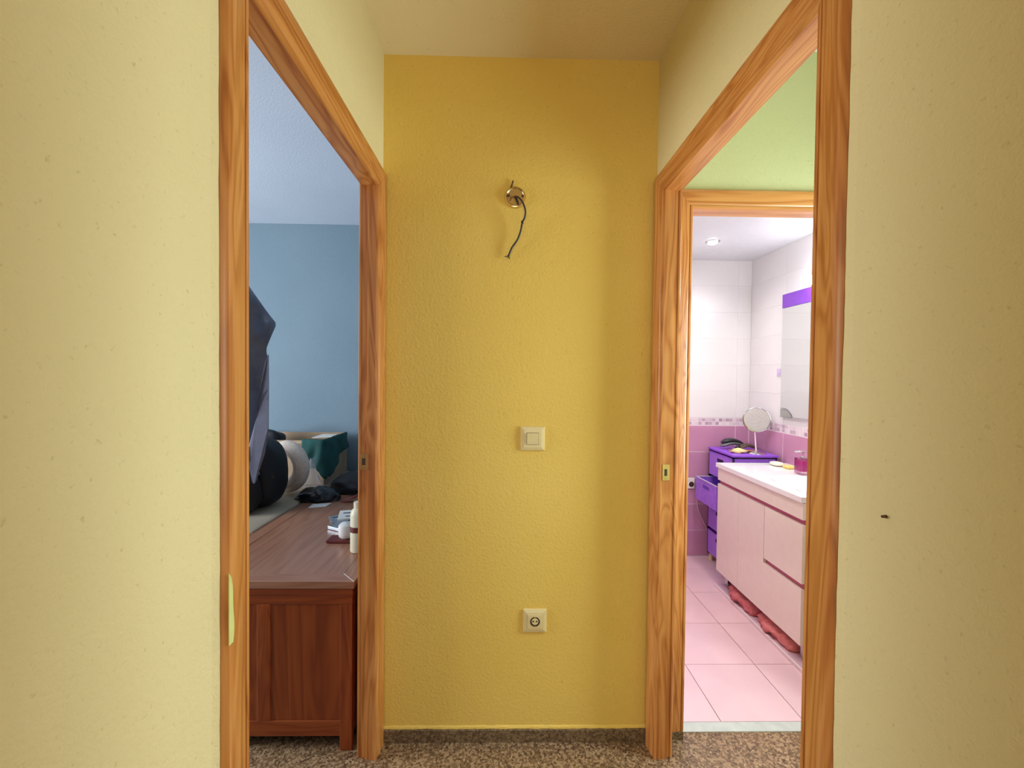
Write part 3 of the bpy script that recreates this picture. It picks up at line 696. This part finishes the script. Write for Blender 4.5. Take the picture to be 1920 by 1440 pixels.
# maroon case with white jar leaning
mc = tag(B().box(-0.775, -0.655, 1.845, 1.915, ZT+0.0012, ZT+0.012, 0.002).make('maroon_case', 'maroon', at=(-0.71, 1.88, ZT)), 'flat maroon case under the white round jar', 'case')
jar = thing('white_jar', (-0.700, 1.885, ZT+0.0125), 'small round white jar standing on the maroon case', 'jar')
b = B(); b.lathe([(0.0001, 0), (0.020, 0.0), (0.030, 0.008), (0.034, 0.022), (0.033, 0.034)], (-0.700, 1.882, ZT+0.0125), 'z', 28).make('pot', 'plastic_white', jar, smooth=True)
B().lathe([(0.0345, 0.0342), (0.0345, 0.046), (0.031, 0.060), (0.020, 0.068), (0.0001, 0.070)], (-0.700, 1.882, ZT+0.0125), 'z', 28).make('lid', 'plastic_white', jar, smooth=True)
bt = thing('cream_bottle', (-0.610, 1.77, ZT), 'tall cream plastic bottle beside the right door frame edge', 'bottle')
B().lathe([(0.0001, 0.0012), (0.028, 0.0012), (0.030, 0.006), (0.030, 0.155), (0.026, 0.172), (0.016, 0.182), (0.014, 0.184)], (-0.610, 1.77, ZT), 'z', 28).make('bottle_body', 'bottle_cream', bt, smooth=True)
B().lathe([(0.0165, 0.1842), (0.0165, 0.208), (0.0001, 0.210)], (-0.610, 1.77, ZT), 'z', 20).make('cap', 'bottle_cream', bt, smooth=True)
B().lathe([(0.0302, 0.085), (0.0306, 0.085), (0.0306, 0.108), (0.0302, 0.108)], (-0.610, 1.77, ZT), 'z', 28).make('label_band', 'maroon', bt, smooth=True)

# ------------------------------------------------------------------ bathroom
VXF, VXB, VY0, VY1 = 1.410, 1.8645, 1.945, 2.735
vn = thing('vanity_cabinet', (1.64, 2.34, 0), 'glossy white bathroom vanity cabinet with plum grooves under the washbasin', 'cabinet')
CT = 0.805
B().box(VXF+0.022, VXB, VY0+0.004, VY1-0.004, 0.100, 0.700).make('carcass', 'gloss_white', vn)
for ya in (VY0+0.004, VY1-0.018):
    B().box(VXF+0.022, VXB, ya, ya+0.014, 0.7005, CT-0.030).make('side_panel', 'gloss_white', vn)
B().box(VXF+0.014, VXF+0.0215, VY0+0.003, VY1-0.003, 0.672, 0.694).make('groove', 'gloss_plum', vn)['label'] = 'plum coloured finger groove under the counter'
def front(y0, y1, z0, z1, name='door'):
    return B().box(VXF, VXF+0.0185, y0, y1, z0, z1, 0.0015).make(name, 'gloss_white', vn)
front(VY0, VY1, 0.695, CT-0.028, 'apron')
front(2.4865, VY1, 0.098, 0.671, 'door')
b = B(); b.poly([(VXF, 2.4835, 0.098), (VXF, VY0, 0.098), (VXF, VY0, 0.366), (VXF, 2.238, 0.366), (VXF, 2.238, 0.671), (VXF, 2.4835, 0.671)], (0.0185, 0, 0)).make('drawer', 'gloss_white', vn)
front(VY0, 2.2355, 0.392, 0.671, 'drawer')
B().box(VXF+0.014, VXF+0.0215, VY0+0.003, 2.2355, 0.3665, 0.3915).make('groove', 'gloss_plum', vn)
for x, y in ((1.445, 2.655), (1.445, VY0+0.012), (1.80, 2.655), (1.80, VY0+0.012)):
    B().box(x, x+0.034, y, y+0.034, 0.0155 if x < 1.75 else 0.0155, 0.0995, 0.002).make('leg', 'metal', vn)
bs = thing('washbasin', (1.64, 2.34, CT), 'white ceramic washbasin counter on top of the vanity', 'washbasin')
def basin():
    n = 36; m = 24; xs_ = [VXF-0.012+(VXB-VXF+0.012)*i/m for i in range(m+1)]; ys_ = [VY0-0.004+(VY1-VY0+0.010)*j/n for j in range(n+1)]
    b = B(); g_ = []
    for x in xs_:
        row = []
        for y in ys_:
            u = (x-1.635)/0.16; v = (y-2.17)/0.20; r = (abs(u)**3+abs(v)**3)**(1/3)
            d = 0.085*max(0, 1-r**2.2) if r < 1 else 0
            row.append(b.bm.verts.new((x, y, CT-d)))
        g_.append(row)
    for i in range(m):
        for j in range(n): b.bm.faces.new((g_[i][j], g_[i][j+1], g_[i+1][j+1], g_[i+1][j]))
    rim = [g_[i][0] for i in range(m+1)]+[g_[m][j] for j in range(1, n+1)]+[g_[i][n] for i in range(m-1, -1, -1)]+[g_[0][j] for j in range(n-1, 0, -1)]
    low = [b.bm.verts.new((v.co.x, v.co.y, CT-0.0255)) for v in rim]
    for i in range(len(rim)): b.bm.faces.new((rim[i], low[i], low[(i+1) % len(rim)], rim[(i+1) % len(rim)]))
    bmesh.ops.recalc_face_normals(b.bm, faces=b.bm.faces)
    b.make('counter', 'ceramic', bs, smooth=True)
basin()
# low board on the floor under the vanity
fb = thing('floor_board', (1.6, 2.3, 0), 'flat mauve board with pale edge lying under the vanity', 'board')
B().box(1.3965, 1.86, 1.70, 2.715, 0.0008, 0.015, 0.001).make('board', 'mauve_board', fb)
B().box(1.388, 1.396, 1.70, 2.715, 0.0008, 0.0165, 0.001).make('edge_strip', 'board_edge', fb)['label'] = 'pale edging strip'
def towel(pts, r, seed, label):
    P = spline(pts, 7); rnd = random.Random(seed); rings = []; n = 18
    for i, p in enumerate(P):
        f = i/(len(P)-1); rr = r*(0.55+0.45*math.sin(math.pi*min(1, max(0, f*0.9+0.05)))**0.5)*(1+0.10*math.sin(i*1.9+seed))
        ring = []
        for k in range(n):
            a = 2*math.pi*k/n; q = rr*(1+0.14*math.sin(3*a+i*0.5)+0.08*math.sin(5*a-i*0.9))
            ring.append((p.x+q*1.6*math.cos(a), p.y+0.1*q*math.sin(2*a+i), max(0.0155, p.z-0.008+q*0.75*(math.sin(a)+0.22*math.sin(4*a+i*1.1)))))
        rings.append(ring)
    o = B().rings(rings).make('towel', 'towel_pink' if seed == 1 else 'towel_rose', at=(P[len(P)//2].x, P[len(P)//2].y, 0.0155), smooth='all'); tag(o, label, 'towel')
towel([(1.475, 2.60, 0.050), (1.465, 2.52, 0.052), (1.462, 2.43, 0.046), (1.468, 2.33, 0.036)], 0.044, 1, 'crumpled deep pink towel under the far half of the vanity')
towel([(1.475, 2.31, 0.040), (1.462, 2.22, 0.045), (1.460, 2.12, 0.044), (1.470, 2.02, 0.036)], 0.038, 2, 'rolled salmon pink towel under the near half of the vanity')

# mirror and its lamp
mi = thing('wall_mirror', (1.86, 2.37, 1.5), 'rectangular wall mirror with purple glass top band above the washbasin', 'mirror')
B().box(1.848, 1.8645, 1.95, 2.785, 1.114, 1.829, 0.001).make('glass', 'mirror', mi)
B().box(1.846, 1.8645, 1.95, 2.785, 1.830, 1.920, 0.001).make('top_band', 'purple_gloss', mi)['label'] = 'purple glass band'
B().box(1.846, 1.8645, 1.95, 2.785, 1.108, 1.1135).make('lower_edge', 'chrome', mi)
ml = thing('mirror_lamp', (1.84, 2.28, 1.95), 'chrome lamp bar with three glowing bulbs above the mirror', 'lamp')
B().box(1.845, 1.8645, 2.06, 2.50, 1.925, 1.955, 0.004).make('bar', 'chrome', ml)
for y in (2.10, 2.28, 2.455):
    a = B().lathe([(0.0001, 0), (0.016, 0), (0.014, 0.02), (0.020, 0.045), (0.0001, 0.045)], (1.845, y, 1.94), 'x', 16, -1).make('holder', 'chrome', ml, smooth=True)
    B().blob((1.779, y, 1.942), (0.034, 0.036, 0.030), seg=20, ringn=12).make('bulb', 'bulb', a, smooth='all')
# ceiling spots: one visible through the doorway, three unseen ones added for light
def spot(x, y, label, k=1.0):
    r = thing('ceiling_spot', (x, y, BZ), label, 'spotlight', 'bathroom ceiling spots')
    B().lathe([(0.030, 0.0002), (0.045, 0.0002), (0.043, 0.004), (0.032, 0.005), (0.030, 0.0002)], (x, y, BZ), 'z', 28, -1, False).make('ring', 'metal', r, smooth=True)
    B().lathe([(0.0001, 0.0004), (0.0295, 0.0004), (0.028, 0.010), (0.018, 0.016), (0.0001, 0.018)], (x, y, BZ), 'z', 24, -1).make('lens', 'spot_glow', r, smooth=True)
    l = bpy.data.lights.new('spot_light', 'SPOT'); l.energy = SPOT_W*k; l.color = (1, 0.97, 0.95); l.spot_size = math.radians(150); l.spot_blend = 0.6; l.shadow_soft_size = 0.03
    o = bpy.data.objects.new('spot_light', l); COL.objects.link(o); o.location = (x, y, BZ-0.026)
SPOT_W = 10.5
spot(1.347, 2.74, 'round ceiling spot with metal ring, lit, over the far bathroom')
spot(0.75, 2.74, 'added unseen lit ceiling spot in the far left bathroom corner')  # added out of view as a light source
spot(1.347, 1.95, 'added unseen lit ceiling spot above the near bathroom doorway', 2.7)  # added out of view, stronger to brighten the vestibule floor
spot(0.75, 1.95, 'added unseen lit ceiling spot near the left bathroom wall', 1.9)  # also added out of view, boosted for the floor by the door

# wall hook, socket, cable
hk = thing('wall_hook', (1.865, 2.819, 1.405), 'small lavender adhesive hook on the white tiles beside the mirror', 'hook')
B().box(1.8605, 1.8645, 2.796, 2.850, 1.380, 1.430, 0.0015).make('pad', 'lavender', hk)
B().tube(spline([(1.860, 2.819, 1.405), (1.852, 2.819, 1.395), (1.848, 2.819, 1.398), (1.848, 2.819, 1.408)], 4), 0.003, 8).make('hook', 'lavender', hk, smooth=True)
ws = thing('bathroom_socket', (1.43, 3.17, 0.56), 'white wall socket on mauve tiles beside the purple drawers', 'socket')
B().box(1.372, 1.452, 3.160, 3.1693, 0.520, 0.600, 0.003).make('plate', 'plastic_white', ws)
B().lathe([(0.0001, 0.0), (0.02, 0.0), (0.02, 0.001), (0.0001, 0.001)], (1.428, 3.160, 0.553), 'y', 20, -1).make('well', 'plastic_dark', ws)
pc = B().tube(spline([(1.475, 3.150, 0.47), (1.470, 3.150, 0.40), (1.490, 3.150, 0.33), (1.525, 3.150, 0.26), (1.56, 3.150, 0.18), (1.60, 3.150, 0.10)], 8), 0.004, 8).make('power_cable', 'mauve_board', at=(1.5, 3.15, 0.3), smooth=True)
tag(pc, 'thin pinkish cable looping down the mauve tiles', 'cable')

# purple drawer tower
TX, TXB, TY0, TY1, TZ = 1.540, 1.838, 2.790, 3.125, 0.845
tw = thing('drawer_tower', (1.69, 2.96, 0), 'purple woven four drawer tower in the bathroom corner, second drawer pulled out', 'drawer unit')
B().box(TX-0.006, TXB+0.006, TY0-0.006, TY1+0.006, TZ-0.014, TZ, 0.002).make('lid', 'purple_plain', tw)
b = B(); e = 0.010
for x in (TX, TXB-e):
    for y in (TY0, TY1-e): b.box(x, x+e, y, y+e, 0.05, TZ-0.0142)
for zz in (0.05, 0.24, 0.435, 0.635, TZ-0.024):
    b.box(TX, TXB, TY0, TY0+e, zz, zz+0.008); b.box(TX, TXB, TY1-e, TY1, zz, zz+0.008)
b.make('frame', 'dark_purple', tw)
B().box(TXB-0.004, TXB-0.001, TY0+e, TY1-e, 0.06, TZ-0.03).make('back_panel', 'purple_weave', tw)
for ya, yb in ((TY0+0.002, TY0+0.005), (TY1-0.005, TY1-0.002)):
    B().box(TX+0.01, TXB-0.01, ya, yb, 0.06, TZ-0.026).make('side_panel', 'purple_weave', tw)
def drawer(z0, z1, out):
    xf = TX-out; xb = xf+0.27; ya, yb = TY0+0.013, TY1-0.013; t_ = 0.004
    # front with a slot for the hand
    sy0, sy1, sz0, sz1 = (ya+yb)/2-0.045, (ya+yb)/2+0.045, z1-0.055, z1-0.030
    b = B(); b.box(xf, xf+t_, ya, yb, z0, sz0); b.box(xf, xf+t_, ya, yb, sz1, z1); b.box(xf, xf+t_, ya, sy0, sz0, sz1); b.box(xf, xf+t_, sy1, yb, sz0, sz1)
    o = b.make('drawer', 'purple_weave', tw)
    b = B(); b.box(xf+t_, xb, ya, ya+t_, z0, z1); b.box(xf+t_, xb, yb-t_, yb, z0, z1); b.box(xf+t_, xb, ya, yb, z0, z0+t_); b.box(xb-t_, xb, ya, yb, z0, z1)
    b.make('drawer_box', 'purple_weave', o)
    if out < 0.05: B().box(xf+t_+0.001, xf+t_+0.004, sy0, sy1, sz0, sz1).make('slot', 'dark_purple', o)
    b = B(); b.box(xf-0.003, xf+0.006, ya-0.002, yb+0.002, z1, z1+0.006); b.box(xf+0.006, xb, ya-0.002, ya+0.006, z1, z1+0.006); b.box(xf+0.006, xb, yb-0.006, yb+0.002, z1, z1+0.006)
    b.make('rim', 'lavender' if out > 0.05 else 'purple_plain', o)
drawer(0.650, 0.815, 0.002); drawer(0.462, 0.624, 0.100); drawer(0.255, 0.425, 0.002); drawer(0.062, 0.230, 0.002)
for x in (TX+0.02, TXB-0.02):
    for y in (TY0+0.02, TY1-0.02):
        B().lathe([(0.0001, 0.001), (0.014, 0.001), (0.014, 0.045), (0.0001, 0.049)], (x, y, 0), 'z', 14).make('foot', 'butter', tw, smooth=True)

# things on the tower
Zt = TZ+0.0006
mm = thing('magnifying_mirror', (1.745, 2.90, TZ), 'round chrome cosmetic mirror on a slim stand on the purple tower', 'mirror')
B().lathe([(0.0001, 0.0006), (0.062, 0.0006), (0.060, 0.006), (0.020, 0.012), (0.006, 0.018), (0.0001, 0.018)], (1.745, 2.875, TZ), 'z', 32).make('base', 'chrome', mm, smooth=True)
B().tube([(1.745, 2.875, TZ+0.014), (1.742, 2.878, TZ+0.07), (1.738, 2.882, TZ+0.142)], 0.0042, 8).make('stem', 'plastic_white', mm, smooth=True)
mc_ = Vector((1.750, 2.885, 1.076)); nrm = Vector((-0.70, -1.77, 0.46)).normalized()
def disc(prof, name, mat, parent, caps=True):
    a = nrm.cross(Vector((0, 0, 1))).normalized(); b_ = a.cross(nrm); rings = []
    for r, h in prof: rings.append([mc_+a*r*math.cos(2*math.pi*k/48)+b_*r*math.sin(2*math.pi*k/48)+nrm*h for k in range(48)])
    return B().rings(rings, caps=caps).make(name, mat, parent, smooth=True)
dsc = disc([(0.080, -0.006), (0.088, -0.005), (0.089, 0.0), (0.087, 0.005), (0.0815, 0.006), (0.0805, 0.003), (0.0805, -0.006)], 'frame', 'chrome', mm, False)
disc([(0.0001, -0.0055), (0.0800, -0.0055), (0.0800, 0.0025), (0.0001, 0.0015)], 'mirror_glass', 'mirror_grey', dsc)
hs = thing('hair_straightener', (1.61, 3.0, TZ), 'black and grey hair straightener on the purple tower', 'hair straightener')
def bar(a, c, r0, r1, name, mat, parent, flat=0.6):
    a, c = Vector(a), Vector(c); n = 12; rings = []; d = (c-a).normalized(); s_ = d.cross(Vector((0, 0, 1))).normalized(); u_ = s_.cross(d)
    for i in range(n+1):
        f = i/n; rr = (r0+(r1-r0)*f)*(min(1, 4*f+0.3))*(min(1, 4*(1-f)+0.3))**0.8; p = a+(c-a)*f+Vector((0, 0, 0.020*math.sin(math.pi*f)))
        rings.append([p+s_*rr*math.cos(2*math.pi*k/14)+u_*rr*flat*math.sin(2*math.pi*k/14) for k in range(14)])
    return B().rings(rings).make(name, mat, parent, smooth='all')
bar((1.575, 3.03, TZ+0.022), (1.745, 3.02, TZ+0.032), 0.030, 0.020, 'lower_arm', 'hair_grey', hs)
bar((1.580, 3.03, TZ+0.050), (1.740, 3.02, TZ+0.042), 0.034, 0.020, 'upper_arm', 'hair_black', hs)
hb = thing('hairbrush', (1.72, 2.98, TZ), 'dark oval hairbrush beside the hair straightener', 'hairbrush')
bar((1.675, 2.965, TZ+0.018), (1.800, 2.985, TZ+0.020), 0.032, 0.028, 'head', 'brush_brown', hb, 0.4)
bar((1.640, 2.955, TZ+0.012), (1.690, 2.965, TZ+0.014), 0.012, 0.012, 'handle', 'hair_black', hb)
tr = tag(B().box(1.60, 1.80, 2.935, 2.96, Zt, Zt+0.009, 0.002).make('wooden_comb', 'orange_wood', at=(1.7, 2.95, TZ)), 'flat orange wooden comb in front of the hairbrush', 'comb')
cl = B(); cl.blob((1.628, 2.88, TZ+0.012), (0.055, 0.032, 0.022), 0.2, 4, 20, 12, 1.3, Zt); tag(cl.make('yellow_cloth', 'butter', at=(1.628, 2.88, TZ), smooth='all'), 'small pale yellow cloth at the tower front edge', 'cloth')

# soap things
sp = tag(B().blob((1.748, 2.655, CT+0.0135), (0.036, 0.046, 0.0125), power=0.85).make('soap_bar', 'soap_cream', at=(1.748, 2.655, CT+0.001), smooth='all'), 'cream oval soap at the far end of the washbasin counter', 'soap')
sg = tag(B().box(1.745, 1.80, 2.545, 2.600, CT+0.0012, CT+0.018, 0.006).make('sponge', 'soap_yellow', at=(1.77, 2.57, CT+0.001), smooth=True), 'small yellow sponge next to the cream soap', 'sponge')
ds = thing('soap_dispenser', (1.748, 2.42, CT), 'glass soap dispenser with pink liquid and chrome pump', 'dispenser')
B().box(1.716, 1.780, 2.388, 2.452, CT+0.0012, CT+0.094, 0.005).make('glass_body', 'clear_glass', ds, smooth=True)
B().box(1.721, 1.775, 2.393, 2.447, CT+0.020, CT+0.082, 0.004).make('liquid', 'pink_liquid', ds, smooth=True)
B().lathe([(0.0001, 0.094), (0.018, 0.0945), (0.018, 0.103), (0.006, 0.108), (0.006, 0.128), (0.0001, 0.128)], (1.748, 2.42, CT), 'z', 18).make('collar', 'chrome', ds, smooth=True)
B().tube([(1.760, 2.425, CT+0.130), (1.735, 2.42, CT+0.134), (1.705, 2.43, CT+0.130)], 0.006, 8).make('pump', 'chrome', ds, smooth=True)
